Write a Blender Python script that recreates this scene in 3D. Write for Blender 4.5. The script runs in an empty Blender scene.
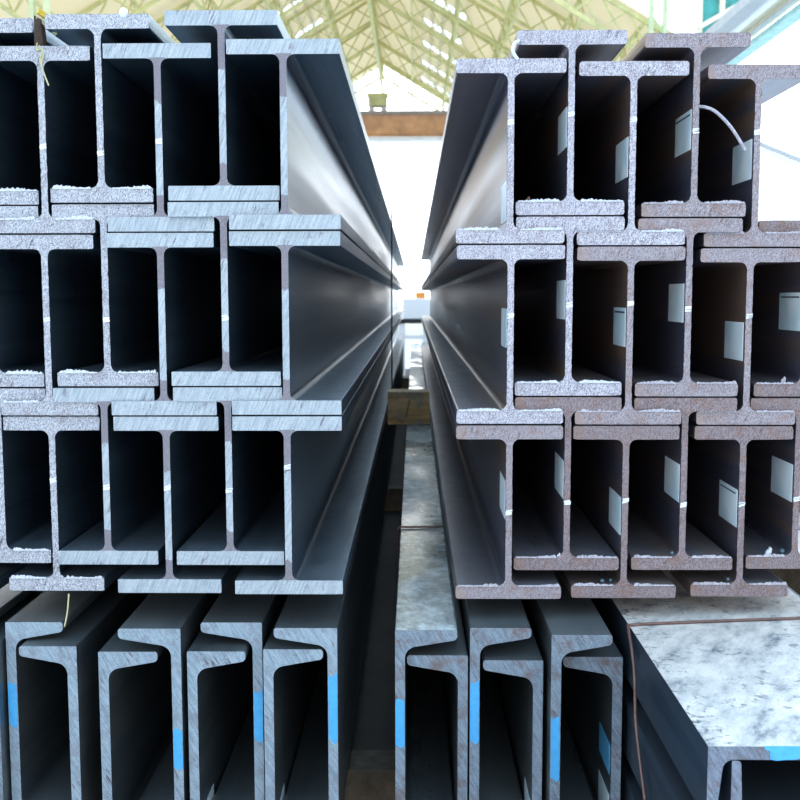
import bpy, bmesh, math, random
from mathutils import Vector, Matrix
from mathutils.geometry import tessellate_polygon
S = bpy.context.scene
COL = S.collection
rnd = random.Random(7)

# ------------------------------------------------------------------ camera, sky, exposure
cam_d = bpy.data.cameras.new('camera'); cam = bpy.data.objects.new('camera', cam_d); COL.objects.link(cam)
PITCH, YAW, ROLL = .0981, .01356, -.00188
fw = Vector((-math.sin(YAW)*math.cos(PITCH), math.cos(YAW)*math.cos(PITCH), -math.sin(PITCH)))
rt = Vector((math.cos(YAW), math.sin(YAW), 0)); up = rt.cross(fw)
r2 = rt*math.cos(ROLL)+up*math.sin(ROLL); u2 = up*math.cos(ROLL)-rt*math.sin(ROLL)
m3 = Matrix((r2, u2, -fw)).transposed()
cam.matrix_world = Matrix.Translation((0, -1.76227, .50936)) @ m3.to_4x4()
cam_d.sensor_width = 36; cam_d.lens = 1046.23/800*36
cam_d.clip_start = .05; cam_d.clip_end = 500
cam_d.dof.use_dof = True; cam_d.dof.focus_distance = 1.85; cam_d.dof.aperture_fstop = 11
S.camera = cam
S.view_settings.view_transform = 'Standard'; S.view_settings.look = 'None'
S.view_settings.gamma = 1; S.view_settings.use_curve_mapping = False
S.view_settings.exposure = 0.75

W = bpy.data.worlds.new('sky'); S.world = W; W.use_nodes = True
wn = W.node_tree.nodes; wl = W.node_tree.links
bg = wn['Background']
tc = wn.new('ShaderNodeTexCoord'); sx = wn.new('ShaderNodeSeparateXYZ'); wl.new(tc.outputs['Generated'], sx.inputs[0])
rp = wn.new('ShaderNodeValToRGB'); wl.new(sx.outputs['Z'], rp.inputs[0])
rp.color_ramp.elements[0].position = .0; rp.color_ramp.elements[0].color = (1, 1, 1, 1)
rp.color_ramp.elements[1].position = .8; rp.color_ramp.elements[1].color = (.50, .74, 1, 1)
wl.new(rp.outputs[0], bg.inputs[0]); # the hazy sky is brighter ahead, on the sun's side
mr = wn.new('ShaderNodeMapRange'); mr.inputs['From Min'].default_value = -.1; mr.inputs['From Max'].default_value = 1.
mr.inputs['To Min'].default_value = 1.25; mr.inputs['To Max'].default_value = 3.3
wl.new(sx.outputs['Y'], mr.inputs['Value']); wl.new(mr.outputs[0], bg.inputs[1])

# ------------------------------------------------------------------ materials
class NT:
    def __init__(s, name):
        s.m = bpy.data.materials.new(name); s.m.use_nodes = True
        s.t = s.m.node_tree; s.b = s.t.nodes['Principled BSDF']
    def n(s, typ, **kw):
        k = s.t.nodes.new('ShaderNode'+typ)
        for a, v in kw.items(): setattr(k, a, v)
        return k
    def l(s, a, b): s.t.links.new(a, b)
    def coords(s, scale=(1, 1, 1), rot=(0, 0, 0), rand=True):
        tc = s.n('TexCoord'); mp = s.n('Mapping')
        mp.inputs['Scale'].default_value = scale; mp.inputs['Rotation'].default_value = rot
        src = tc.outputs['Object']
        if rand:
            oi = s.n('ObjectInfo'); mu = s.n('Math', operation='MULTIPLY'); mu.inputs[1].default_value = 37.3
            s.l(oi.outputs['Random'], mu.inputs[0])
            ad = s.n('VectorMath', operation='ADD'); s.l(src, ad.inputs[0]); s.l(mu.outputs[0], ad.inputs[1]); src = ad.outputs[0]
        # rotate first, then scale: two mappings
        mr = s.n('Mapping'); mr.inputs['Rotation'].default_value = rot
        mp.inputs['Rotation'].default_value = (0, 0, 0)
        s.l(src, mr.inputs['Vector']); s.l(mr.outputs[0], mp.inputs['Vector'])
        return mp.outputs[0]
    def noise(s, vec, scale, detail=4, rough=.6):
        k = s.n('TexNoise'); k.inputs['Scale'].default_value = scale
        k.inputs['Detail'].default_value = detail; k.inputs['Roughness'].default_value = rough
        s.l(vec, k.inputs['Vector']); return k.outputs['Fac']
    def ramp(s, fac, stops, interp='LINEAR'):
        k = s.n('ValToRGB'); cr = k.color_ramp; cr.interpolation = interp
        while len(cr.elements) < len(stops): cr.elements.new(.5)
        for e, (p, c) in zip(cr.elements, stops):
            e.position = p; e.color = (c, c, c, 1) if not isinstance(c, tuple) else (*c, 1)
        s.l(fac, k.inputs[0]); return k.outputs[0]
    def mix(s, fac, a, b):
        k = s.n('Mix', data_type='RGBA')
        if isinstance(fac, float): k.inputs[0].default_value = fac
        else: s.l(fac, k.inputs[0])
        for i, v in ((6, a), (7, b)):
            if isinstance(v, tuple): k.inputs[i].default_value = (*v, 1)
            else: s.l(v, k.inputs[i])
        return k.outputs[2]
    def math(s, op, a, b=None):
        k = s.n('Math', operation=op)
        for i, v in ((0, a), (1, b)):
            if v is None: continue
            if isinstance(v, (int, float)): k.inputs[i].default_value = v
            else: s.l(v, k.inputs[i])
        return k.outputs[0]
    def bump(s, h, strength=.5, dist=.001):
        k = s.n('Bump'); k.inputs['Strength'].default_value = strength; k.inputs['Distance'].default_value = dist
        s.l(h, k.inputs['Height']); s.l(k.outputs[0], s.b.inputs['Normal'])
    def set(s, color=None, rough=None, metal=None, ior=None):
        for nm, v in (('Base Color', color), ('Roughness', rough), ('Metallic', metal), ('IOR', ior)):
            if v is None: continue
            if isinstance(v, tuple): s.b.inputs[nm].default_value = (*v, 1)
            elif isinstance(v, (int, float)): s.b.inputs[nm].default_value = v
            else: s.l(v, s.b.inputs[nm])
        return s.m

def simple(name, col, rough=.6, metal=0., var=.12, scale=8):
    t = NT(name); v = t.coords()
    f = t.noise(v, scale)
    lo = tuple(c*(1-var) for c in col); hi = tuple(min(1, c*(1+var)) for c in col)
    return t.set(t.ramp(f, [(.3, lo), (.7, hi)]), rough, metal)

def mill(name, lo, hi, tint, tint_amt, rough=(.27, .38), metal=.85, dust=(.17, .20, .22), dust_amt=.75):
    """dark rolled steel: long streaks down the piece, cloudy scale, settled dust on upward faces"""
    t = NT(name)
    v = t.coords((26, .5, 26)); f = t.noise(v, 1.6, 5)
    v2 = t.coords((1.6, .05, 1.6)); c = t.noise(v2, 8, 3, .5)
    base = t.ramp(f, [(.3, lo), (.7, hi)])
    col = t.mix(t.ramp(c, [(.46, 0.), (.62, tint_amt)]), base, tint)
    fine = t.noise(t.coords((1, .2, 1)), 200, 2)
    col = t.mix(t.ramp(fine, [(.58, 0.), (.72, .3)]), col, tuple(min(1, x*1.8) for x in hi))
    ge = t.n('NewGeometry'); sp = t.n('SeparateXYZ'); t.l(ge.outputs['Normal'], sp.inputs[0])
    upf = t.ramp(sp.outputs['Z'], [(.6, 0.), (.95, 1.)])
    dm = t.math('MULTIPLY', upf, t.ramp(t.noise(t.coords((1, .5, 1)), 22, 5, .65), [(.3, dust_amt*.55), (.62, dust_amt)]))
    col = t.mix(dm, col, dust)
    t.bump(fine, .05, .0003)
    rg = t.ramp(c, [(.3, rough[0]), (.7, rough[1])])
    t.set(col, t.math('MAXIMUM', rg, t.math('MULTIPLY', dm, .55)), None, 1.6)
    t.l(t.math('MULTIPLY', t.math('SUBTRACT', 1., t.math('MULTIPLY', dm, .75)), metal), t.b.inputs['Metallic'])
    return t.m

M = {}
M['mill_left'] = mill('dark_mill_scale', (.075, .12, .17), (.16, .24, .32), (.22, .30, .37), .5, metal=.9)
M['mill_right'] = mill('brown_mill_scale', (.10, .11, .17), (.18, .17, .22), (.30, .18, .11), .8, metal=.62, dust=(.19, .19, .20))
M['mill_channel'] = mill('channel_mill_scale', (.10, .125, .14), (.17, .20, .22), (.22, .24, .23), .6, (.26, .45), metal=.7, dust=(.15, .175, .185), dust_amt=.65)

def cap(name, a, b, worn, worn_amt, patch, patch_amt, speck, web_worn=False, tips=None, bumps=.6, streak=(330, 330, 60), rot=math.radians(-22)):
    """sawn or torch cut face: slanted cutter strokes, worn patches and specks"""
    t = NT(name)
    v = t.coords(streak, (0, rot, 0)); st = t.noise(v, 1., 3, .7)
    col = t.ramp(st, [(.32, a), (.62, b)])
    v2 = t.coords(); big = t.noise(v2, 34, 5, .65)
    v3 = t.coords((260, 260, 30), (0, rot, 0)); wn_ = t.noise(v3, 1., 3)
    wmask = t.math('MULTIPLY', t.ramp(wn_, [(.56, 0.), (.64, 1.)]), t.ramp(t.noise(v2, 26, 3), [(.5, 0.), (.6, worn_amt)]))
    col = t.mix(wmask, col, worn)
    col = t.mix(t.ramp(big, [(.5, 0.), (.68, patch_amt)]), col, patch)
    sp = t.noise(v2, 520, 2)
    col = t.mix(t.ramp(sp, [(.52, 0.), (.66, speck)]), col, tuple(c*.35 for c in worn))
    hl = t.noise(v2, 610, 2)
    col = t.mix(t.ramp(hl, [(.57, 0.), (.66, min(1., speck*1.1))]), col, tuple(min(1, c*1.35) for c in b))
    if web_worn or tips:
        tco = t.n('TexCoord'); sep = t.n('SeparateXYZ'); t.l(tco.outputs['Object'], sep.inputs[0])
        ax = t.math('ABSOLUTE', sep.outputs['X'])
    if web_worn:
        wob = t.math('MULTIPLY', t.noise(v2, 60, 3), .03)
        zz = t.math('ADD', sep.outputs['Z'], wob)
        onweb = t.math('LESS_THAN', ax, .0135)
        hi_ = t.math('GREATER_THAN', zz, .228); lo_ = t.math('LESS_THAN', zz, .075)
        # flange faces stay sawn: keep a band near top and bottom edges
        inner = t.math('MULTIPLY', t.math('GREATER_THAN', sep.outputs['Z'], .0245), t.math('LESS_THAN', sep.outputs['Z'], .2855))
        edge = t.math('MULTIPLY', t.math('MULTIPLY', onweb, inner), t.math('MAXIMUM', hi_, lo_))
        col = t.mix(edge, col, t.mix(t.ramp(sp, [(.4, 0.), (.6, .6)]), (.30, .28, .32), (.12, .105, .125)))
    if tips:
        wob2 = t.math('MULTIPLY', t.noise(v2, 45, 3), .03)
        sx_ = t.math('ADD', t.math('MULTIPLY', sep.outputs['X'], -1.), wob2)
        col = t.mix(t.math('MULTIPLY', t.ramp(sx_, [(.086, 0.), (.097, 1.)]), .5), col, tips)
    h = t.math('ADD', t.math('MULTIPLY', st, .7), t.math('MULTIPLY', t.noise(v2, 380, 3, .7), 1.))
    t.bump(h, bumps, .0016)
    dk = t.n('VectorMath', operation='MULTIPLY'); t.l(col, dk.inputs[0]); dk.inputs[1].default_value = (.86, .85, .86)
    return t.set(dk.outputs[0], .5, .0)

M['cap_sawn'] = cap('sawn_steel_face', (.30, .38, .43), (.58, .64, .68), (.15, .13, .17), .8, (.40, .47, .54), .5, .3, web_worn=True, bumps=.10, streak=(340, 340, 26))
M['cap_torch'] = cap('torch_cut_face', (.27, .29, .35), (.74, .77, .84), (.14, .12, .15), .9, (.32, .27, .31), .6, .8, streak=(620, 620, 160), bumps=.9)
M['cap_pale'] = cap('pale_torch_cut_face', (.27, .25, .31), (.78, .76, .85), (.16, .13, .16), .8, (.36, .29, .33), .6, .8, streak=(620, 620, 160), bumps=.9)
M['cap_rust'] = cap('rusty_torch_cut_face', (.16, .115, .115), (.38, .31, .33), (.15, .075, .055), .85, (.27, .145, .10), .75, .7, tips=(.33, .21, .16), streak=(620, 620, 160), bumps=.8)
M['cap_rust_mid'] = cap('mid_torch_cut_face', (.20, .165, .18), (.50, .45, .49), (.16, .09, .075), .85, (.33, .20, .165), .7, .7, tips=(.42, .29, .24), streak=(620, 620, 160), bumps=.8)
M['cap_channel'] = cap('sawn_channel_face', (.22, .31, .38), (.42, .53, .61), (.13, .10, .12), .95, (.24, .25, .30), .7, .35, bumps=.15, streak=(300, 300, 26), rot=math.radians(30))
M['cap_channel_rust'] = cap('rust_edged_channel_face', (.15, .19, .24), (.31, .40, .48), (.15, .09, .075), .95, (.19, .12, .11), .85, .4, bumps=.15, streak=(300, 300, 26), rot=math.radians(30))
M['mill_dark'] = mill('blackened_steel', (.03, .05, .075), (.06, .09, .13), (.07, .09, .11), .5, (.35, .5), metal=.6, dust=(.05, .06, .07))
M['cap_box'] = cap('brown_blue_sawn_face', (.12, .14, .19), (.26, .31, .39), (.13, .08, .07), .95, (.17, .11, .11), .85, .4, bumps=.15, streak=(300, 300, 26), rot=math.radians(30))
M['slag'] = simple('pale_slag', (.60, .63, .70), .6, 0, .3, 300)
M['slag_dull'] = simple('dull_slag', (.42, .40, .45), .6, 0, .4, 300)
M['chalk'] = simple('white_chalk', (.86, .90, .93), .8, 0, .06, 200)
M['blue_paint'] = simple('sky_blue_paint', (.075, .42, .80), .45, 0, .12, 90)
M['bead'] = simple('blue_slag_bead', (.10, .17, .22), .15, .3, .3, 60)
M['wire'] = simple('rusty_wire', (.17, .10, .085), .45, .3, .3, 60)
M['dark_wire'] = simple('dark_wire', (.008, .010, .016), .7, .0)
M['straw'] = simple('straw', (.55, .52, .30), .8)
M['ink'] = simple('dark_ink', (.03, .04, .08), .6)
M['strap_dark'] = simple('brown_webbing', (.05, .028, .02), .8, 0, .3, 150)
M['strap_yellow'] = simple('yellow_webbing', (.62, .42, .03), .7, 0, .2, 150)
M['plastic'] = simple('white_plastic', (.72, .82, .84), .4)

t = NT('sticker_film'); v = t.coords(); n_ = t.noise(v, 14, 2, .4)
M['sticker'] = t.set(t.ramp(n_, [(.35, (.62, .80, .88)), (.6, (.86, .97, 1.))]), .35, .0)
M['sticker_blue'] = simple('blue_sticker_film', (.12, .50, .85), .3)

# wood
t = NT('weathered_timber'); v = t.coords((3, 30, 30)); g = t.noise(v, 1.2, 5, .6); v2 = t.coords(); g2 = t.noise(v2, 14, 3)
c_ = t.ramp(g, [(.25, (.34, .19, .08)), (.5, (.80, .52, .24)), (.75, (.92, .76, .52))])
c_ = t.mix(t.ramp(g2, [(.5, 0.), (.66, .8)]), c_, (.34, .31, .27)); t.bump(g, .5, .004)
M['wood'] = t.set(c_, .75)
M['wood_dark'] = simple('dark_timber', (.10, .075, .05), .8, 0, .4, 30)

# weathered pale top of the big channel: chalky film, worn to dark steel in blotches and along strokes
t = NT('pale_weathered_steel')
v = t.coords((16, 6, 2), (0, 0, .5)); a = t.noise(v, 1.8, 7, .72)
v2 = t.coords(); b = t.noise(v2, 60, 5, .7); c = t.noise(v2, 9, 4, .6)
col = t.ramp(a, [(.33, (.22, .24, .26)), (.44, (.52, .51, .49)), (.60, (.76, .72, .66))])
col = t.mix(t.ramp(t.math('MULTIPLY', t.ramp(b, [(.54, 0.), (.62, 1.)]), t.ramp(c, [(.47, 0.), (.58, .75)])), [(0, 0.), (1, 1.)]), col, (.11, .13, .15))
tco = t.n('TexCoord'); sep = t.n('SeparateXYZ'); t.l(tco.outputs['Object'], sep.inputs[0])
edge = t.ramp(t.math('ADD', sep.outputs['X'], t.math('MULTIPLY', c, -.06)), [(.0, 1.), (.03, 0.)])
vor = t.n('TexVoronoi', feature='DISTANCE_TO_EDGE'); vor.inputs['Scale'].default_value = 42; t.l(v2, vor.inputs['Vector'])
ring = t.math('MULTIPLY', edge, t.ramp(vor.outputs['Distance'], [(.04, 1.), (.12, 0.)]))
col = t.mix(t.math('MULTIPLY', t.math('MULTIPLY', ring, t.ramp(b, [(.5, 0.), (.6, 1.)])), .8), col, (.07, .075, .08))
t.bump(b, .3, .001)
M['box_top'] = t.set(col, t.ramp(b, [(.3, .25), (.6, .55)]), .0)

# channel tops seen in the gap: blotchy, partly wet
t = NT('blotchy_channel_top')
v = t.coords((1.4, 1, 1)); a = t.noise(v, 26, 6, .68); v2 = t.coords((1, .35, 1)); w = t.noise(v2, 4.5, 2)
col = t.ramp(a, [(.34, (.09, .11, .105)), (.50, (.26, .31, .31)), (.66, (.58, .66, .68))])
t.bump(a, .35, .001)
M['blotch'] = t.set(col, t.ramp(w, [(.42, .16), (.60, .45)]), .0, 1.6)

M['concrete'] = simple('pale_concrete', (.66, .66, .64), .8, 0, .15, 1.2)
M['floor_shade'] = simple('dark_floor_shade', (.035, .028, .022), .8, 0, .4, 6)  # shade beneath the stacks, put into a dark floor colour
t = NT('cream_roof_sheet')
mx = t.n('MixShader'); mx.inputs[0].default_value = .5; tl = t.n('BsdfTranslucent'); tl.inputs[0].default_value = (.86, .75, .55, 1)
t.set((.80, .72, .55), .7); t.l(t.b.outputs[0], mx.inputs[1]); t.l(tl.outputs[0], mx.inputs[2])
t.l(mx.outputs[0], t.t.nodes['Material Output'].inputs['Surface']); M['roof_sheet'] = t.m
M['lattice'] = simple('olive_green_paint', (.56, .54, .25), .6, 0, .2, 3)
M['lattice_pale'] = simple('pale_olive_paint', (.60, .66, .42), .6, 0, .1, 3)
M['girder'] = simple('orange_brown_paint', (.55, .29, .16), .6, 0, .3, 1.5)
M['girder_rail'] = simple('brown_grey_paint', (.28, .24, .24), .6, 0, .2, 2)
M['girder_pale'] = simple('pale_lilac_paint', (.70, .70, .76), .6, 0, .08, 2)
M['hoist'] = simple('khaki_paint', (.50, .48, .25), .6, 0, .2, 3)
M['white_paint'] = simple('white_paint', (.85, .88, .90), .5, 0, .04, 3)
M['cream_paint'] = simple('cream_paint', (.80, .74, .58), .5, 0, .06, 3)
M['grey_paint'] = simple('grey_paint', (.42, .45, .48), .5, 0, .1, 3)
M['teal'] = simple('teal_paint', (.05, .35, .34), .5, 0, .3, 4)
M['teal_pale'] = simple('pale_teal_paint', (.40, .68, .66), .5, 0, .15, 4)
M['orange'] = simple('orange_paint', (.85, .30, .05), .5)
M['black'] = simple('black_paint', (.012, .013, .018), .5)
M['shed'] = simple('pale_shed_sheet', (.93, .92, .88), .7, 0, .05, 2)
t = NT('skylight_sheet')
tr = t.n('BsdfTranslucent'); tr.inputs[0].default_value = (.95, .96, .95, 1)
t.l(tr.outputs[0], t.t.nodes['Material Output'].inputs['Surface']); M['skylight'] = t.m

# ------------------------------------------------------------------ helpers
def obj(name, me, mats, parent=None, loc=(0, 0, 0), label=None, cat=None, group=None, kind=None):
    if isinstance(me, bmesh.types.BMesh):
        b = me; me = bpy.data.meshes.new(name); b.to_mesh(me); b.free()
    for m in (mats if isinstance(mats, (list, tuple)) else [mats]): me.materials.append(M[m])
    o = bpy.data.objects.new(name, me); COL.objects.link(o)
    o.location = loc
    if parent: o.parent = parent
    if label: o['label'] = label
    if cat: o['category'] = cat
    if group: o['group'] = group
    if kind: o['kind'] = kind
    return o
def empty(name, loc, label, cat, group=None, kind=None):
    o = bpy.data.objects.new(name, None); COL.objects.link(o); o.location = loc; o.empty_display_size = .1
    o['label'] = label; o['category'] = cat
    if group: o['group'] = group
    if kind: o['kind'] = kind
    return o
def box(b, x0, x1, y0, y1, z0, z1, bevel=0):
    r = bmesh.ops.create_cube(b, size=1, matrix=Matrix.Translation(((x0+x1)/2, (y0+y1)/2, (z0+z1)/2)) @ Matrix.Diagonal((x1-x0, y1-y0, z1-z0, 1)))
    if bevel:
        es = list({e for v in r['verts'] for e in v.link_edges})
        bmesh.ops.bevel(b, geom=es, offset=bevel, segments=2, affect='EDGES', profile=.6)
def bar(b, p, q, w, h=None):
    p, q = Vector(p), Vector(q); d = q-p; L = d.length
    if L < 1e-6: return
    d.normalize(); a = Vector((0, 0, 1)) if abs(d.z) < .95 else Vector((0, 1, 0))
    u = d.cross(a).normalized(); v = u.cross(d)
    h = h or w
    vs = [[b.verts.new(c + u*sx*w/2 + v*sz*h/2) for sx, sz in ((-1, -1), (1, -1), (1, 1), (-1, 1))] for c in (p, q)]
    b.faces.new(vs[0]); b.faces.new(vs[1][::-1])
    for i in range(4): b.faces.new((vs[0][i], vs[1][i], vs[1][(i+1) % 4], vs[0][(i+1) % 4]))
def tube(b, pts, r, n=8):
    pts = [Vector(p) for p in pts]
    # Catmull-Rom smoothing
    P = [pts[0]]+pts+[pts[-1]]; path = []
    for i in range(1, len(P)-2):
        for k in range(6):
            s = k/6
            path.append(.5*((2*P[i])+(P[i+1]-P[i-1])*s+(2*P[i-1]-5*P[i]+4*P[i+1]-P[i+2])*s*s+(3*P[i]-P[i-1]-3*P[i+1]+P[i+2])*s**3))
    path.append(pts[-1]); rings = []
    u = None
    for i, c in enumerate(path):
        d = (path[min(i+1, len(path)-1)]-path[max(i-1, 0)]).normalized()
        if u is None: u = d.cross(Vector((.3, .2, .9))).normalized()
        else: u = (u-d*u.dot(d)).normalized()
        v = d.cross(u)
        rings.append([b.verts.new(c+(u*math.cos(a*2*math.pi/n)+v*math.sin(a*2*math.pi/n))*r) for a in range(n)])
    for a, c in zip(rings, rings[1:]):
        for i in range(n): b.faces.new((a[i], a[(i+1) % n], c[(i+1) % n], c[i]))
    b.faces.new(rings[0][::-1]); b.faces.new(rings[-1])

def arc(cx, cz, r, a0, a1, n=5):
    return [(cx+r*math.cos(math.radians(a0+(a1-a0)*i/n)), cz+r*math.sin(math.radians(a0+(a1-a0)*i/n))) for i in range(n+1)]
def resample(pts, step):
    out = []
    for i, p in enumerate(pts):
        q = pts[(i+1) % len(pts)]
        L = math.hypot(q[0]-p[0], q[1]-p[1]); k = max(1, int(L/step))
        for j in range(k): out.append((p[0]+(q[0]-p[0])*j/k, p[1]+(q[1]-p[1])*j/k))
    return out
def extrude_profile(prof, L, jit, seed, step=.004, top_index=None):
    """counter-clockwise outline in x-z, front face at y=0 with a slightly ragged edge; material 1 on both cut ends"""
    R = random.Random(seed); b = bmesh.new()
    P = resample(prof, step); n = len(P); rings = []
    for y, j in ((0, jit), (.004, 0), (L, 0)):
        ring = []
        for i, (x, z) in enumerate(P):
            a, c = P[i-1], P[(i+1) % n]; tx, tz = c[0]-a[0], c[1]-a[1]; l = math.hypot(tx, tz) or 1
            k = -abs(R.gauss(0, j)) if j else 0          # chipped inwards
            ring.append(b.verts.new((x+tz/l*k, y+(abs(R.gauss(0, j))*.5 if j else 0), z-tx/l*k)))
        rings.append(ring)
    tris = tessellate_polygon([[Vector((v.co.x, v.co.z, 0)) for v in rings[1]]])
    for ta, tb, tcx in tris:
        for rg in (rings[0], rings[-1]):
            f = b.faces.new((rg[ta], rg[tb], rg[tcx])); f.material_index = 1
    for k, (r0, r1) in enumerate(zip(rings, rings[1:])):
        for i in range(n):
            q = b.faces.new((r0[i], r1[i], r1[(i+1) % n], r0[(i+1) % n])); q.smooth = False
    bmesh.ops.recalc_face_normals(b, faces=b.faces)
    return b

# ------------------------------------------------------------------ large structure: floor and hall roof
b = bmesh.new(); box(b, -60, 60, -25, 140, -.8, -.6)
obj('floor', b, 'concrete', kind='structure')
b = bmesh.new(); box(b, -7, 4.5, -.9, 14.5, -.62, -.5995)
obj('floor.001', b, 'floor_shade', kind='structure')  # dark sheet added over the concrete to keep the gap and surroundings shaded
RX, RZ, SL = -1.78, 13.8, .6          # ridge x, height, slope
EL, ER, YE = -12.4, 8.9, 60.
def rz(x): return RZ - SL*abs(x-RX)
sky_rows = [41.1+4.05*k for k in range(5)] + [37.0, 33.0]
NTH = ['nearest', 'second', 'third', 'fourth', 'fifth', 'sixth', 'seventh', 'farthest']
def roof_side(sgn, xe, ystart, name):
    b = bmesh.new()
    s_in, s_out = 2.2, 3.85
    cuts_x = [0, s_in, s_in+.36, s_in+.43, s_in+.79, s_in+.86, s_in+1.22, s_in+1.29, s_out, abs(xe-RX)]
    ys = [ystart]
    rows = sorted(y for y in sky_rows if y > ystart+.6)
    for y in rows: ys += [y-.5, y+.5]
    ys.append(YE)
    for i in range(len(ys)-1):
        for j in range(len(cuts_x)-1):
            if i % 2 == 1 and j in (1, 3, 5, 7): continue
            x0, x1 = RX+sgn*cuts_x[j], RX+sgn*cuts_x[j+1]
            v = [b.verts.new((x, y, rz(x)+dz)) for dz in (0, .08) for (x, y) in ((x0, ys[i]), (x1, ys[i]), (x1, ys[i+1]), (x0, ys[i+1]))]
            for q in ((0, 1, 2, 3), (7, 6, 5, 4), (0, 4, 5, 1), (1, 5, 6, 2), (2, 6, 7, 3), (3, 7, 4, 0)): b.faces.new([v[k] for k in q])
    bmesh.ops.recalc_face_normals(b, faces=b.faces)
    obj(name, b, 'roof_sheet', kind='structure')
    for ri, r in enumerate(rows):
        side = 'right' if sgn > 0 else 'left'
        root = empty('skylight', (RX+sgn*3, r, rz(RX+sgn*3)), f'row of four white skylight panes in the {side} roof slope, {NTH[ri] if ri < len(rows)-1 else "farthest"} from the camera', 'skylight', f'skylights of the {side} roof slope')
        for k in range(4):
            x0 = RX+sgn*(s_in+.43*k); x1 = x0+sgn*.36
            p = bmesh.new()
            v = [p.verts.new((x, y, rz(x)+.06+dz)) for dz in (0, .01) for (x, y) in ((x0, r-.5), (x1, r-.5), (x1, r+.5), (x0, r+.5))]
            for q in ((0, 1, 2, 3), (7, 6, 5, 4), (0, 4, 5, 1), (1, 5, 6, 2), (2, 6, 7, 3), (3, 7, 4, 0)): p.faces.new([v[i] for i in q])
            bmesh.ops.recalc_face_normals(p, faces=p.faces)
            o = obj('pane', p, 'skylight', root); o.matrix_parent_inverse = Matrix.Translation(root.location).inverted()
roof_side(-1, EL, 22, 'ceiling'); roof_side(1, ER, 30, 'ceiling.001')

def part(name, b, m, root):
    o = obj(name, b, m, root); o.matrix_parent_inverse = Matrix.Translation(root.location).inverted(); return o
# cross trusses
yy = [58-4*k for k in range(8)]
for i, y in enumerate(yy):
    root = empty('roof_truss', (RX, y, RZ), f'olive green lattice roof truss spanning the hall, {NTH[7-i]} of the eight', 'roof truss', 'lattice trusses under the roof')
    bt, bb, bl = bmesh.new(), bmesh.new(), bmesh.new(); D = .95
    for sg, xe in ((-1, EL+.2), (1, ER-.2)):
        bar(bt, (RX, y, RZ-.12), (xe, y, rz(xe)-.12), .11); bar(bb, (RX, y, RZ-.12-D), (xe, y, rz(xe)-.12-D), .11)
        n = int(abs(xe-RX)/.8); xs = [RX+(xe-RX)*k/n for k in range(n+1)]
        for k in range(n):
            a, c = xs[k], xs[k+1]
            z0, z1 = rz(a)-.12, rz(c)-.12
            bar(bl, (a, y, z0 if k % 2 else z0-D), (c, y, z1-D if k % 2 else z1), .055)
            bar(bl, (a, y+.02, z0-D if k % 2 else z0), (c, y+.02, z1 if k % 2 else z1-D), .045)
    part('top_chord', bt, 'lattice', root); part('bottom_chord', bb, 'lattice', root); part('lattice_web', bl, 'lattice', root)
# lengthwise lattice purlins
for sg, xe, ys in ((-1, EL, 22), (1, ER, 30)):
    for k in range(7):
        if k == 0 and sg > 0: continue
        x = RX+sg*(abs(xe-RX)-.5)*k/6; z = rz(x)-.28; y0 = max(ys, 30 if x > -9 else 22)
        side = 'ridge' if k == 0 else ('left slope' if sg < 0 else 'right slope')
        root = empty('lattice_purlin', (x, y0, z), f'olive green lattice purlin under the {side} of the roof, {["along the ridge", "nearest the ridge", "second from the ridge", "third from the ridge", "fourth from the ridge", "second from the eave", "nearest the eave"][k]}', 'purlin', f'lengthwise purlins of the roof {side}')
        bt, bb, bl = bmesh.new(), bmesh.new(), bmesh.new(); D = .75 if k else 1.3
        w = .09 if k else .15
        bar(bt, (x, y0, z), (x, YE, z), w); bar(bb, (x, y0, z-D), (x, YE, z-D), w)
        n = int((YE-y0)/.9); q = (YE-y0)/n
        for j in range(n):
            bar(bl, (x, y0+q*j, z if j % 2 else z-D), (x, y0+q*(j+1), z-D if j % 2 else z), .05)
        m = 'lattice'
        part('top_chord', bt, m, root); part('bottom_chord', bb, m, root); part('lattice_web', bl, m, root)
# posts at the hall sides
def post(x, y, z1, w, label):
    root = empty('lattice_post', (x, y, -.6), label, 'post')
    for dx in (-w/2, w/2):
        p = bmesh.new(); box(p, x+dx-.06, x+dx+.06, y-.1, y+.1, -.6, z1); part('flange', p, 'lattice_pale', root)
    p = bmesh.new(); n = int((z1+.6)/.6)
    for j in range(n): bar(p, (x+(-w/2 if j % 2 else w/2), y, -.6+j*(z1+.6)/n), (x+(w/2 if j % 2 else -w/2), y, -.6+(j+1)*(z1+.6)/n), .06)
    part('lattice_web', p, 'lattice_pale', root)
post(-9.15, 24.5, rz(-9.15)-.5, .35, 'pale green steel post behind the far left of the left beam stack')
post(7.05, 29.5, 10.5, .40, 'pale green steel post at the right end of the hall roof')

# crane bridge
root = empty('bridge_crane', (-1.8, 50, 9), 'orange brown bridge crane girder crossing the far end of the hall', 'crane')
p = bmesh.new(); box(p, -6.2, 2.8, 49.8, 50.3, 8.2, 9.25); part('girder_web', p, 'girder', root)
p = bmesh.new(); box(p, -6.2, 2.8, 49.6, 50.5, 9.25, 9.42); part('rail', p, 'girder_rail', root)
p = bmesh.new(); box(p, -6.2, 2.8, 49.55, 50.5, 8.03, 8.2); part('bottom_flange', p, 'girder_pale', root)
tr_ = empty('crane_trolley', (-1.75, 50, 9.72), 'khaki crane trolley box standing on the orange brown girder', 'crane trolley')
p = bmesh.new(); box(p, -2.2, -1.3, 49.7, 50.4, 9.68, 10.15, .03); part('housing', p, 'hoist', tr_)
p = bmesh.new(); box(p, -2.26, -1.24, 49.66, 50.44, 10.15, 10.27, .02); part('lid', p, 'lattice', tr_)
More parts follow.
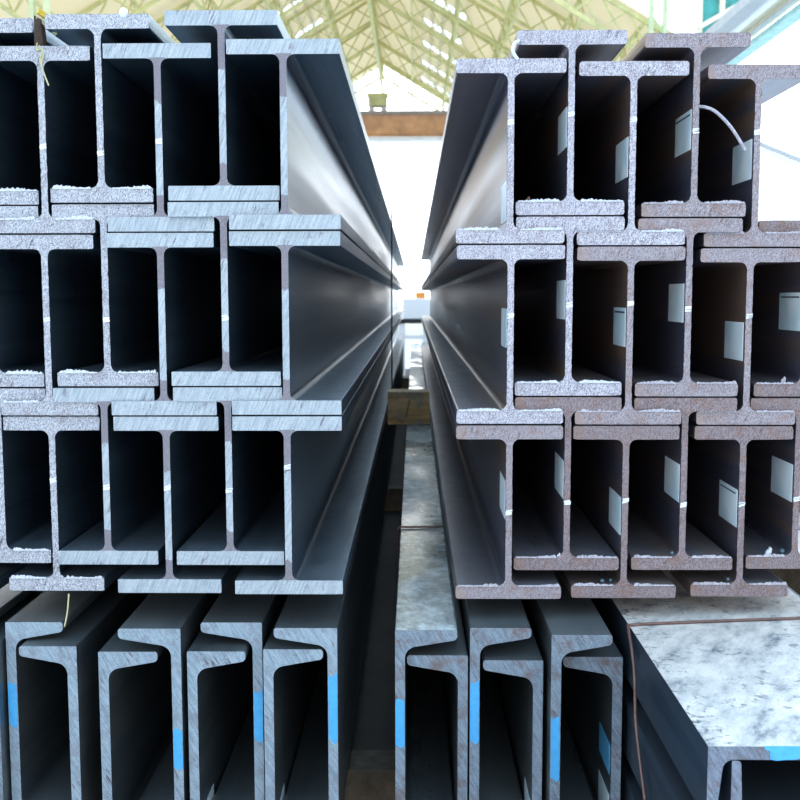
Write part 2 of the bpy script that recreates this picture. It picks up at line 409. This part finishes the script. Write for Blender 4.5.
for x in (-2.05, -1.45):
    p = bmesh.new(); bmesh.ops.create_cone(p, segments=20, radius1=.13, radius2=.13, depth=.3, cap_ends=True, matrix=Matrix.Translation((x, 50.05, 9.55)) @ Matrix.Rotation(math.pi/2, 4, 'X')); part('wheel', p, 'girder_pale', tr_)

# teal canopy eave running along the right side
ea = empty('roof_eave', (7, 5, 6), 'teal and cream canopy eave with pipes at the upper right', 'canopy')
def run(name, dx, dz, w, h, m, y0=6, y1=27):
    p = bmesh.new(); bar(p, (7.3+dx, y0, 6.15+dz), (7.3+dx, y1, 6.15+dz), w, h); part(name, p, m, ea)
run('fascia', .16, -.16, .30, .12, 'teal_pale'); run('trim_board', .0, .04, .16, .14, 'cream_paint')
run('soffit', -.22, .12, .30, .06, 'cream_paint'); run('gutter', -.75, .06, .28, .20, 'grey_paint')
p = bmesh.new(); tube(p, [(6.86, 6, 6.2), (6.86, 16, 6.2), (6.86, 27, 6.2)], .11, 12); part('pipe', p, 'white_paint', ea)
p = bmesh.new(); tube(p, [(7.1, 6, 6.02), (7.1, 16, 6.02), (7.1, 27, 6.02)], .035, 8); part('conduit', p, 'grey_paint', ea)
for y in (10, 14, 18, 22, 26):
    p = bmesh.new(); box(p, 6.8, 7.34, y-.05, y+.05, 5.98, 6.03); part('bracket', p, 'white_paint', ea)
cl = empty('clerestory', (6.6, 27.5, 7), 'teal glazed clerestory panel with cream frame bars at the upper right', 'clerestory')
p = bmesh.new(); box(p, 7.65, 9.3, 27.5, 27.6, 7.6, 10.6); part('panel', p, 'teal', cl)
for x in (7.7, 8.3, 8.9):
    p = bmesh.new(); box(p, x-.07, x+.07, 27.38, 27.5, 7.6, 10.6); part('mullion', p, 'cream_paint', cl)
for z in (7.7, 8.5, 9.3):
    p = bmesh.new(); bar(p, (7.65, 27.33, z), (9.25, 27.33, z+.9), .12); part('brace', p, 'cream_paint', cl)

# pale shed outside on the right
sh = empty('shed', (14, 26, -.6), 'pale cream shed with a grey roof edge outside on the right', 'shed')
p = bmesh.new()
pr_ = [(9., -.6), (16, -.6), (16, 1.55), (9., 4.35)]
v0 = [p.verts.new((x, 26, z)) for x, z in pr_]; v1 = [p.verts.new((x, 34, z)) for x, z in pr_]
p.faces.new(v0); p.faces.new(v1[::-1])
for i in range(4): p.faces.new((v0[i], v1[i], v1[(i+1) % 4], v0[(i+1) % 4]))
bmesh.ops.recalc_face_normals(p, faces=p.faces); part('wall', p, 'shed', sh)
p = bmesh.new(); bar(p, (8.8, 25.9, 4.48), (16.2, 25.9, 1.52), .14, .10); part('roof_edge', p, 'grey_paint', sh)

# trestle, white crate, orange crate in the gap far behind
tz = empty('trestle', (0, 13, -.6), 'dark topped white trestle far back in the gap between the stacks', 'trestle')
p = bmesh.new(); box(p, -.30, .34, 13.0, 13.4, .14, .20, .01); part('top_beam', p, 'black', tz)
for x in (-.17, .17):
    p = bmesh.new(); box(p, x-.045, x+.045, 13.02, 13.12, -.6, .14); part('leg', p, 'white_paint', tz)
p = bmesh.new(); box(p, -.125, .125, 13.04, 13.09, -.08, -.03); part('crossbar', p, 'white_paint', tz)
p = bmesh.new(); box(p, -.16, .22, 13.05, 13.38, .20, .49, .015); c0 = obj('crate', p, 'white_paint', label='white crate standing on the trestle in the gap', cat='crate')
p = bmesh.new(); box(p, .02, .16, 13.1, 13.22, .49, .575, .01); obj('crate', p, 'orange', label='small orange crate on top of the white crate in the gap', cat='crate')

# ------------------------------------------------------------------ I-beams
H, TF, TW = .3083, .0242, .0116
BW_R = [.186, .186, .186, .180, .174, .174]
BW_L = [.186, .186, .180, .174, .168, .168, .168, .168]
def beam_profile(B, tip):
    w = B/2; t = TW/2; r = .013; rt_ = tip
    pts = []
    pts += arc(-w+rt_, rt_, rt_, 180, 270, 3) + arc(w-rt_, rt_, rt_, 270, 360, 3)
    pts += arc(w-rt_, TF-rt_, rt_, 0, 90, 3)
    pts += arc(t+r, TF+r, r, 270, 180, 5)
    pts += arc(t+r, H-TF-r, r, 180, 90, 5)
    pts += arc(w-rt_, H-TF+rt_, rt_, 270, 360, 3) + arc(w-rt_, H-rt_, rt_, 0, 90, 3)
    pts += arc(-w+rt_, H-rt_, rt_, 90, 180, 3) + arc(-w+rt_, H-TF+rt_, rt_, 180, 270, 3)
    pts += arc(-t-r, H-TF-r, r, 90, 0, 5)
    pts += arc(-t-r, TF+r, r, 0, -90, 5)
    pts += arc(-w+rt_, TF-rt_, rt_, 90, 180, 3)
    out = []
    for p in pts:
        if not out or math.hypot(p[0]-out[-1][0], p[1]-out[-1][1]) > 1e-5: out.append(p)
    return out
def ridge(x0, x1, z, hgt, seed, dens=.5):
    """ragged bead of slag left along an edge"""
    R = random.Random(seed); b = bmesh.new(); n = int((x1-x0)/.0022); prev = None
    env = R.uniform(0, 6)
    for i in range(n+1):
        x = x0+(x1-x0)*i/n
        e = max(.12, math.sin(i*.13+env)*.5+.55+R.uniform(-.45, .45))*hgt
        if i in (0, n): e = .0003
        ring = [b.verts.new(c) for c in ((x, -.0014-e*.15, z-.0018), (x+R.uniform(-.0006, .0006), -.001+R.uniform(-.0008, .0008), z+e), (x, .0035+e*.4, z-.0002))]
        if prev:
            for k in range(3): b.faces.new((prev[k], prev[(k+1) % 3], ring[(k+1) % 3], ring[k]))
        prev = ring
    bmesh.ops.recalc_face_normals(b, faces=b.faces)
    return b
def chalk(x, z, seed):
    R = random.Random(seed); b = bmesh.new()
    for k in range(3):
        dz = (k-1)*.0016*1.7+R.uniform(-.0006, .0006); dx = R.uniform(-.001, .001)
        bar(b, (x-TW/2+dx+.0006, -.0006, z+dz-R.uniform(0, .0015)), (x+TW/2+dx-.0002, -.0006, z+dz+R.uniform(0, .0018)), .0010, .0026)
    return b
ROWN = {1: 'top', 2: 'middle', 3: 'bottom'}
ORD = ['nearest the gap', 'second from the gap', 'third from the gap', 'fourth from the gap', 'fifth from the gap', 'sixth from the gap', 'seventh from the gap, unseen, added for shade', 'outermost, unseen, added for shade']
LX = {1: [-.2148, -.3165, -.4233, -.5203, -.6151, -.7101, -.8015, -.8930], 2: [-.2161, -.3181, -.4241, -.5203, -.6199, -.7101, -.8015, -.8930], 3: [-.2157, -.3165, -.4220, -.5267, -.6199, -.7101, -.8015, -.8930]}  # last two columns are unseen beams added to block light from the left
RXs = {1: [.1640, .2657, .3693, .4746, .5782], 2: [.1662, .2666, .3701, .4694, .5728, .6714], 3: [.1659, .2678, .3679, .4693, .5709, .6660]}
CAPL = {1: ['cap_sawn']*3+['cap_torch']*5, 2: ['cap_sawn']*3+['cap_torch']*5, 3: ['cap_sawn']*4+['cap_torch']*4}
CAPR = {1: ['cap_pale', 'cap_pale', 'cap_pale', 'cap_rust_mid', 'cap_rust_mid'], 2: ['cap_pale', 'cap_pale', 'cap_rust_mid', 'cap_rust_mid', 'cap_rust_mid', 'cap_rust'],
        3: ['cap_rust_mid']+['cap_rust']*5}
LOOK = {'cap_sawn': 'smooth pale blue sawn end', 'cap_torch': 'rough grey torch-cut end', 'cap_pale': 'pale grainy cut end', 'cap_rust_mid': 'mauve-grey rusting cut end', 'cap_rust': 'brown rusty cut end'}
CHL = {1: {4: .762, 3: .750, 2: .769}, 2: {4: .472, 3: .472, 1: .475}, 3: {4: .193, 3: .183, 2: .183, 1: .18, 0: .221}}
CHR = {1: [.803, .818, .809, .792, .79], 2: [.477, .495, .497, .488, .474, .488], 3: [.133, .149, .152, .142, .142, .149]}
STK = {1: [.673, .798, .748, .795, .746], 2: [.455, .504, .456, .498, .430, .482], 3: [.154, .188, .122, .179, .132, .176]}
ZOFF = .0013
for side, XS, caps, y0, L in (('left', LX, CAPL, 0., 12.), ('right', RXs, CAPR, .0445, 9.)):
    BW = BW_L if side == 'left' else BW_R
    for row in (3, 2, 1):
        for i, x in enumerate(XS[row]):
            high = i % 2 == 1
            z = (3-row)*(H+ZOFF*2) + (2*TF+ZOFF if high else 0) - (.0215+.0013*i if side == 'right' else .0009*i)
            x *= 1+(.005 if side == 'right' else .0033)*i
            seed = row*10+i+(100 if side == 'right' else 0)
            cp = caps[row][i]; smooth = cp == 'cap_sawn'
            tip = .0012 if smooth else (.0022 if side == 'left' else .0045)
            R = random.Random(seed*3+1); dy = R.uniform(-.004, .004)
            b = extrude_profile(beam_profile(BW[i], tip), L, .00012 if smooth else .00045, seed)
            o = obj('steel_beam', b, ['mill_left' if side == 'left' else 'mill_right', cp], loc=(x, y0+dy+(.009 if side == 'right' else .006)*i, z),
                    label=f'steel I-beam with {LOOK[cp]}, {ORD[i]}, {ROWN[row]} row of the {side} stack', cat='steel beam',
                    group=f'I-beams in the {side} stack')
            w = BW[i]/2
            if not smooth:
                sl = 'slag' if cp in ('cap_torch', 'cap_pale') else 'slag_dull'
                h = .0042 if side == 'left' else .0030
                obj('slag_burr', ridge(-w+.004, -TW/2-.012, TF, h, seed+5), sl, o)
                obj('slag_burr', ridge(TW/2+.012, w-.003, TF, h, seed+6), sl, o)
            if side == 'left': cz = CHL[row].get(i)
            else: cz = CHR[row][i]
            if cz: obj('chalk_mark', chalk(0, cz-z, seed), 'chalk', o)
            if side == 'right':
                sz = STK[row][i]-z
                b = bmesh.new(); ya = .006+R.uniform(0, .004)
                box(b, -TW/2-.0008, -TW/2, ya, ya+.108, sz-.034, sz+.034)
                s_ = obj('label_sticker', b, 'sticker', o)
                if (row, i) in ((2, 5), (2, 2), (3, 4), (1, 3)):
                    b = bmesh.new(); RR = random.Random(seed)
                    yq = ya+.008
                    while yq < ya+.098:
                        l_ = RR.uniform(.002, .007); box(b, -TW/2-.0011, -TW/2-.0008, yq, yq+l_, sz+.0245, sz+.0275); yq += l_+.0015
                    obj('printed_line', b, 'ink', s_)

# ------------------------------------------------------------------ channels below
def channel_profile(Hc, B, tw, troot, ttip, rf=.021, rtip=.008):
    """web along x=0..tw, flanges to x=B, bottom at z=0"""
    t0 = troot
    pts = [(0, 0), (B-.001, 0)] + [(B, .001)]
    pts += arc(B-rtip, ttip-rtip, rtip, 0, 85, 4)
    pts += arc(tw+rf, t0+rf, rf, 265, 180, 6)
    pts += arc(tw+rf, Hc-t0-rf, rf, 180, 95, 6)
    pts += arc(B-rtip, Hc-ttip+rtip, rtip, 275, 360, 4)
    pts += [(B, Hc-.003), (B-.003, Hc), (.0015, Hc), (0, Hc-.0015)]
    return pts
def mirror(p): return [(-x, z) for x, z in reversed(p)]
ZC = -.06
FLOORB = -.48
CH = []  # name key, outer web x, opens(+1 right,-1 left), width, ztop, Y0, cap, paint(z0,z1), label
CH += [(-1.008, 1, .104, ZC, .01, 'cap_channel', None, 'upper channel beyond the left frame edge', 'mill_channel'),
       (-.869, -1, .102, -.092, .0, 'cap_channel_rust', None, 'lower channel beyond the left frame edge', 'mill_channel'),
       (-.865, 1, .104, ZC, .02, 'cap_channel', None, 'upper channel at the far left edge, opening right', 'mill_channel'),
       (-.7265, -1, .102, -.092, .0, 'cap_channel_rust', None, 'lower channel at the far left edge with a rusty web', 'mill_channel'),
       (-.722, 1, .102, ZC, .027, 'cap_channel', (-.246, -.173), 'upper channel of the leftmost full pair, blue mark on its left web', 'mill_channel'),
       (-.588, -1, .101, -.0945, .0, 'cap_channel', None, 'lower channel of the leftmost full pair, tucked under the flange', 'mill_channel'),
       (-.5505, 1, .1035, -.104, .0, 'cap_channel', None, 'lower channel of the second pair, leaning web at left', 'mill_channel'),
       (-.404, -1, .1085, ZC, -.008, 'cap_channel', (-.309, -.241), 'upper channel of the second pair, blue mark low on its right web', 'mill_channel'),
       (-.3955, 1, .102, -.103, .0, 'cap_channel', None, 'lower channel of the third pair, web touching the second pair', 'mill_channel'),
       (-.268, -1, .108, ZC, .027, 'cap_channel', (-.272, -.185), 'upper channel of the third pair, blue mark on its right web', 'mill_channel'),
       (-.2625, 1, .104, -.099, .0, 'cap_channel', None, 'lower channel of the fourth pair, left of the central gap', 'mill_channel'),
       (-.1332, -1, .110, ZC, -.003, 'cap_channel', (-.257, -.143), 'upper channel beside the left of the gap, long blue mark', 'mill_channel'),
       (-.0331, 1, .107, ZC, -.012, 'cap_channel_rust', (-.265, -.184), 'upper channel right of the gap with blotchy grey top', 'blotch'),
       (.093, -1, .1055, -.109, .0, 'cap_channel_rust', None, 'lower channel right of the gap, under the blotchy channel', 'mill_channel'),
       (.0965, 1, .1060, ZC, .0, 'cap_channel_rust', (-.261, -.156), 'upper channel of the middle right pair, blue mark on left web', 'mill_channel'),
       (.2235, -1, .104, -.1175, .0, 'cap_channel_rust', None, 'lower channel of the middle right pair, rust on its corner', 'mill_channel'),
       (.2325, 1, .103, ZC, -.036, 'cap_channel_rust', (-.311, -.204), 'upper channel beside the pale wide channels, blue mark low down', 'mill_channel'),
       (.361, -1, .103, -.111, .0, 'cap_channel_rust', None, 'lower channel beside the pale wide channels, blue stickers inside', 'mill_channel')]
def ragged(x0, x1, z0, z1, seed):
    R = random.Random(seed); b = bmesh.new(); pts = []
    n = 6; sl = R.choice((-1, 1))*R.uniform(.004, .009)
    for k in range(n+1): pts.append((x0+R.uniform(0, .0008), z0+(z1-z0)*k/n))
    pts.append((x0+(x1-x0)*.3, z1+sl*.6))
    for k in range(n+1): pts.append((x1-R.uniform(0, .0012), z1-sl*.4-(z1-sl*.4-z0)*k/n))
    pts.append((x1-.002, z0-abs(sl)*.8)); pts.append((x1-.006, z0-abs(sl)*1.4)); pts.append((x0+.005, z0-.003))
    v0 = [b.verts.new((x, -.0007, z)) for x, z in pts]; v1 = [b.verts.new((x, .0004, z)) for x, z in pts]
    b.faces.new(v0); b.faces.new(v1[::-1])
    for i in range(len(pts)): b.faces.new((v0[i], v1[i], v1[(i+1) % len(pts)], v0[(i+1) % len(pts)]))
    bmesh.ops.recalc_face_normals(b, faces=b.faces); return b
chs = []
for k, (x, op, B, zt, y0, cp, paint, lab, mt) in enumerate(CH):
    upper = abs(zt-ZC) < 1e-6
    zb = FLOORB+.0445 if upper else FLOORB
    P = channel_profile(zt-zb, B, .0172, .0295, .0190)
    if op < 0: P = mirror(P)
    b = extrude_profile(P, 12. if x < 0 else 11.5, .00012, 300+k)
    blot = mt == 'blotch'
    mt = 'mill_channel'
    o = obj('steel_channel', b, [mt, cp], loc=(x, y0, zb), label='steel '+lab, cat='steel channel', group='channels standing on edge under the stacks')
    chs.append(o)
    if blot:
        o.data.materials.append(M['blotch'])
        for f in o.data.polygons:
            if f.normal.z > .5 and f.center.z > zt-zb-.004 and f.material_index == 0: f.material_index = 2
    if paint:
        a, c = (.0003, .0165) if op > 0 else (-.0165, -.0003)
        obj('paint_mark', ragged(a, c, paint[0]-zb, paint[1]-zb, 40+k), 'blue_paint', o)
def sticker_on(o, xf, sgn, y, z, w=.10, h=.066, m='sticker'):
    b = bmesh.new(); X = xf-o.location.x
    box(b, min(X, X+sgn*.0008), max(X, X+sgn*.0008), y-w/2-o.location.y, y+w/2-o.location.y, z-h/2-o.location.z, z+h/2-o.location.z)
    obj('label_sticker', b, m, o)
sticker_on(chs[17], .361-.0178, -1, .06, -.300, .10, .055, 'sticker_blue')
sticker_on(chs[17], .361-.0178, -1, .06, -.400, .10, .07, 'sticker')
sticker_on(chs[15], .2235-.0178, -1, .06, -.405, .10, .05, 'sticker')
sticker_on(chs[8], -.3955+.0178, 1, .07, -.425, .10, .05, 'sticker')
sticker_on(chs[10], -.2625+.0178, 1, .07, -.425, .10, .05, 'sticker')

# wide channels lying flat on the right: web up over flanges up, three pairs deep
wd = ['topmost', 'middle', 'lowest']
for k in range(3):
    zt = ZC-k*.14
    P = channel_profile(.36, .100, .0178, .0190, .0120, .014, .005)     # web x 0..tw, rotate: x->-z, z->x
    up_ = [(z, -x) for x, z in P]
    b = extrude_profile(up_, 11.5, .0001, 500+k)
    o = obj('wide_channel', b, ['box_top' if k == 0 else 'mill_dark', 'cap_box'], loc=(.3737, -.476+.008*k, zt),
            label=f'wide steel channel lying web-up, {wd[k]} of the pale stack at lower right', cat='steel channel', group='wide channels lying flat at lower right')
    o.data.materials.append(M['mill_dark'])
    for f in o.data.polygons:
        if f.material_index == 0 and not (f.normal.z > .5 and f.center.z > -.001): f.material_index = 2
    if k == 0:
        pb = bmesh.new(); R = random.Random(3)
        pts = [(.070, .0006), (.122, .0006), (.120, -.004), (.1165, -.0055), (.117, -.0150), (.110, -.0172), (.098, -.0174), (.086, -.0185), (.079, -.0165), (.0785, -.006), (.073, -.004)]
        v0 = [pb.verts.new((x, -.0008, z)) for x, z in pts]; v1 = [pb.verts.new((x, .0003, z)) for x, z in pts]
        pb.faces.new(v0); pb.faces.new(v1[::-1])
        for i in range(len(pts)): pb.faces.new((v0[i], v1[i], v1[(i+1) % len(pts)], v0[(i+1) % len(pts)]))
        bmesh.ops.recalc_face_normals(pb, faces=pb.faces)
        obj('paint_mark', pb, 'blue_paint', o)
    P2 = [(z, x) for x, z in reversed(channel_profile(.36, .100, .0178, .0150, .0120, .014, .005))]
    b = extrude_profile(P2, 11.5, .0001, 520+k)
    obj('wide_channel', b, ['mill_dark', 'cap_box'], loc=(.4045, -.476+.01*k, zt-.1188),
        label=f'wide steel channel lying web-down, nested inside the {wd[k]} web-up channel', cat='steel channel', group='wide channels lying flat at lower right')

# ------------------------------------------------------------------ timbers
def timber(x0, x1, y0, y1, z0, z1, label, m='wood', nm='timber_batten', group=None):
    b = bmesh.new(); w, d, h = x1-x0, y1-y0, z1-z0; box(b, -w/2, w/2, 0, d, 0, h, .004)
    return obj(nm, b, m, loc=((x0+x1)/2, y0, z0), label=label, cat='timber', group=group)
for y, wh in ((.95, 'nearest the front'), (4.2, 'behind the timber block'), (8.2, 'farthest back')):
    timber(-.98, -.145, y, y+.08, ZC+.0003, -.0066, 'thin timber batten between the left beam stack and the channels, '+wh, 'wood_dark', group='battens under the left stack')
    timber(.10, .74, y+.06, y+.14, ZC+.0003, -.0290, 'thin timber batten between the right beam stack and the channels, '+wh, 'wood_dark', group='battens under the right stack')
for y, wh in ((.35, 'nearest the front'), (3.6, 'second from the front'), (7.6, 'third from the front'), (11., 'at the far end')):
    timber(-1.05, .80, y, y+.1, -.5993, FLOORB-.0003, 'dark timber bearer on the floor under the channels, '+wh, 'wood_dark', 'timber_bearer', 'bearers on the floor')
wb = timber(-.118, .070, 2.89, 3.04, ZC+.0005, .088, 'weathered brown timber block wedged between the two beam stacks', nm='timber_block')
b = bmesh.new(); bar(b, (-.012, -.0005, .035), (.004, -.0005, .115), .004, .003); bar(b, (-.05, -.0005, .02), (-.02, -.0005, .012), .006, .003)
obj('split_crack', b, 'black', wb)

# ------------------------------------------------------------------ wires
def wire(pts, r, m, label, nm='binding_wire', n=8):
    b = bmesh.new(); c = Vector(pts[0]); tube(b, [Vector(p)-c for p in pts], r, n)
    for f in b.faces: f.smooth = True
    return obj(nm, b, m, loc=c, label=label, cat='wire')
wire([(-.1195, 3.86, .01), (-.1195, 3.86, .5), (-.1195, 3.86, .93), (-.13, 3.86, .9355), (-.2, 3.86, .936), (-.3, 3.86, .936)], .0042, 'dark_wire', 'thin dark wire binding the left stack, hanging down beside the gap')
wire([(-.041, .78, -.40), (-.041, .78, -.2), (-.041, .78, -.1), (-.041, .78, -.068), (-.036, .78, -.0565), (-.02, .782, -.0565), (.03, .785, -.0567), (.070, .79, -.0567)], .0026, 'wire', 'rusty wire bent over the blotchy channel in the gap')
wire([(.362, -.1846, -.277), (.3615, -.145, -.23), (.3615, -.108, -.1787), (.362, -.09, -.11), (.3635, -.055, -.075), (.368, -.006, -.0575), (.378, .010, -.057), (.45, .022, -.057), (.55, .035, -.057), (.65, .047, -.057), (.76, .06, -.057)], .0026, 'wire', 'rusty wire crossing the pale wide channel and drooping at its side')
wire([(.4815, .05, .828), (.488, .035, .8245), (.5042, .03, .8158), (.5281, .03, .7928), (.5472, .032, .7665), (.556, .035, .7533)], .0028, 'slag_dull', 'curved grey wire offcut arching inside the top right beam', 'wire_offcut')
wire([(-.597, -.003, .0), (-.600, -.004, -.03), (-.606, -.004, -.058)], .0014, 'straw', 'thin yellow straw hanging under the left stack above the channels', 'straw_stalk')
# straw wisp on top left
b = bmesh.new(); c = Vector((-.6215, .017, .9165))
tube(b, [(-.004, .01, .012), (-.003, 0, .002), (.004, -.003, .004), (.006, -.003, -.006), (.003, -.004, -.020), (.006, -.004, -.034), (.014, -.004, -.056)], .0014, 6)
tube(b, [(-.006, .002, .0), (.0, -.003, .006), (.005, -.004, .0), (.001, -.004, -.014), (.004, -.004, -.028)], .0012, 6)
tube(b, [(-.004, .0, .014), (-.005, -.002, .006), (-.001, -.004, .002)], .0009, 6)
obj('straw_wisp', b, 'straw', loc=c, label='tangled wisp of yellow straw hooked over a beam at the top left', cat='straw')
# strap tail at top left
st_ = empty('strap_tail', (-.628, .024, .955), 'dark brown strap tail with a yellow edge poking out at the top left', 'strap')
p = bmesh.new(); pts = [(-.0045, 0, .022), (.006, 0, .016), (.0085, .006, -.035), (.000, .004, -.042), (-.0055, .002, -.030)]
v0 = [p.verts.new(q) for q in pts]; v1 = [p.verts.new((q[0]+.003, q[1]+.012, q[2])) for q in pts]
p.faces.new(v0); p.faces.new(v1[::-1])
for i in range(5): p.faces.new((v0[i], v1[i], v1[(i+1) % 5], v0[(i+1) % 5]))
bmesh.ops.recalc_face_normals(p, faces=p.faces); obj('webbing', p, 'strap_dark', st_)
p = bmesh.new(); bar(p, (.002, .004, .030), (.026, .03, .012), .005, .009); obj('edge_tape', p, 'strap_yellow', st_)
p = bmesh.new(); bar(p, (.000, .002, .020), (.026, .02, -.004), .004, .007); obj('lining', p, 'straw', st_)
# plastic bits
def lump(name, pts_r, m, loc, label, cat, seed=0):
    R = random.Random(seed); b = bmesh.new()
    bmesh.ops.create_icosphere(b, subdivisions=2, radius=1)
    for v in b.verts:
        k = 1+R.uniform(-.22, .22); v.co = Vector((v.co.x*pts_r[0]*k, v.co.y*pts_r[1]*k, v.co.z*pts_r[2]*k))
    for f in b.faces: f.smooth = True
    return obj(name, b, m, loc=loc, label=label, cat=cat)
zt1 = 2*(H+2*ZOFF)+2*TF+ZOFF+H
lump('plastic_scrap', (.007, .004, .009), 'plastic', (-.481, .019, zt1-.001), 'white scrap of plastic on the fourth beam from the gap, top left', 'scrap', 3)
b = bmesh.new(); tube(b, [(.006, .003, .020), (-.002, -.002, .014), (-.004, -.003, .003), (.000, -.002, -.006), (.004, .0, -.010)], .0028, 8)
obj('plastic_drip', b, 'plastic', loc=(.1695, .040, .916), label='pale curled plastic strip on the flange tip of the top right stack', cat='scrap')
# beads and shards of slag on the flanges
def bead(x, y, z, r, label, m='bead'):
    b = bmesh.new(); bmesh.ops.create_uvsphere(b, u_segments=16, v_segments=10, radius=r)
    for f in b.faces: f.smooth = True
    obj('slag_bead', b, m, loc=(x, y, z+r), label=label, cat='slag bead')
z0 = TF-.0215; zA = 3*TF+ZOFF-.0215
# heights: flange tops
bead(.336, .072, z0-.0026, .0040, 'blue slag bead on the lowest flange, left of the third web')
bead(.3515, .076, z0-.0026, .0036, 'small blue slag bead touching the third web of the right stack')
bead(.566, .092, z0-.0052, .0042, 'blue-green slag bead on the lowest flange of the fifth beam')
bead(.665, .102, zA-.0065, .0052, 'large blue slag bead in the corner of the sixth beam')
bead(.462, .082, zA-.0039, .0038, 'blue-grey slag bead beside the fourth web, bottom right row')
def shard(x, y, z, s, ang, label, m='slag'):
    b = bmesh.new()
    pts = [(-s*.5, 0), (s*.35, 0), (s*.55, s*.9), (s*.25, s*1.25), (s*.05, s*.8), (-s*.25, s*.7)]
    v0 = [b.verts.new((x_, 0, z_)) for x_, z_ in pts]; v1 = [b.verts.new((x_, s*.4, z_)) for x_, z_ in pts]
    b.faces.new(v0); b.faces.new(v1[::-1])
    for i in range(6): b.faces.new((v0[i], v1[i], v1[(i+1) % 6], v0[(i+1) % 6]))
    bmesh.ops.recalc_face_normals(b, faces=b.faces)
    o = obj('slag_shard', b, m, loc=(x, y, z), label=label, cat='slag shard'); o.rotation_euler = (0, 0, ang)
shard(.638, .093, zA-.0066, .012, .2, 'pale slag shard on the bottom flange of the sixth beam')
shard(.2555, .058, zA-.0014, .006, -.3, 'tiny pale slag shard beside the second web, bottom right row')
shard(.199, .10, 2*(H+2*ZOFF)+3*TF+ZOFF-.0229, .010, .4, 'brown slag shard inside the top row of the right stack', 'wire')
shard(.655, .097, H+2*ZOFF+3*TF+ZOFF-.0281, .009, .1, 'grey slag shard on the middle row flange at the right edge', 'slag_dull')

# white slabs stacked outside beyond the right stack, on dark trestle blocks
for y, wh in ((1.5, 'front'), (4.2, 'rear')):
    b = bmesh.new(); box(b, 1.1, 2.0, y, y+.2, -.5993, -.2003, .005)
    c = obj('support_block', b, 'wood_dark', label=f'dark {wh} block under the white slabs outside at right', cat='block')
nm = ['lowest of its stack', 'second from the bottom', 'third from the bottom', 'fourth from the bottom', 'fifth from the bottom', 'fifth from the top', 'fourth from the top', 'third from the top', 'second from the top', 'topmost of its stack']
for k in range(10):
    b = bmesh.new(); box(b, 0, 1.1, 0, 5, 0, .041, .003)
    obj('white_slab', b, 'white_paint', loc=(1.03+.015*(k % 2), 1.0+.04*(k % 3), -.2+k*.0415), label='white painted slab outside at the right edge, '+nm[k], cat='slab', group='white slabs stacked outside at right')
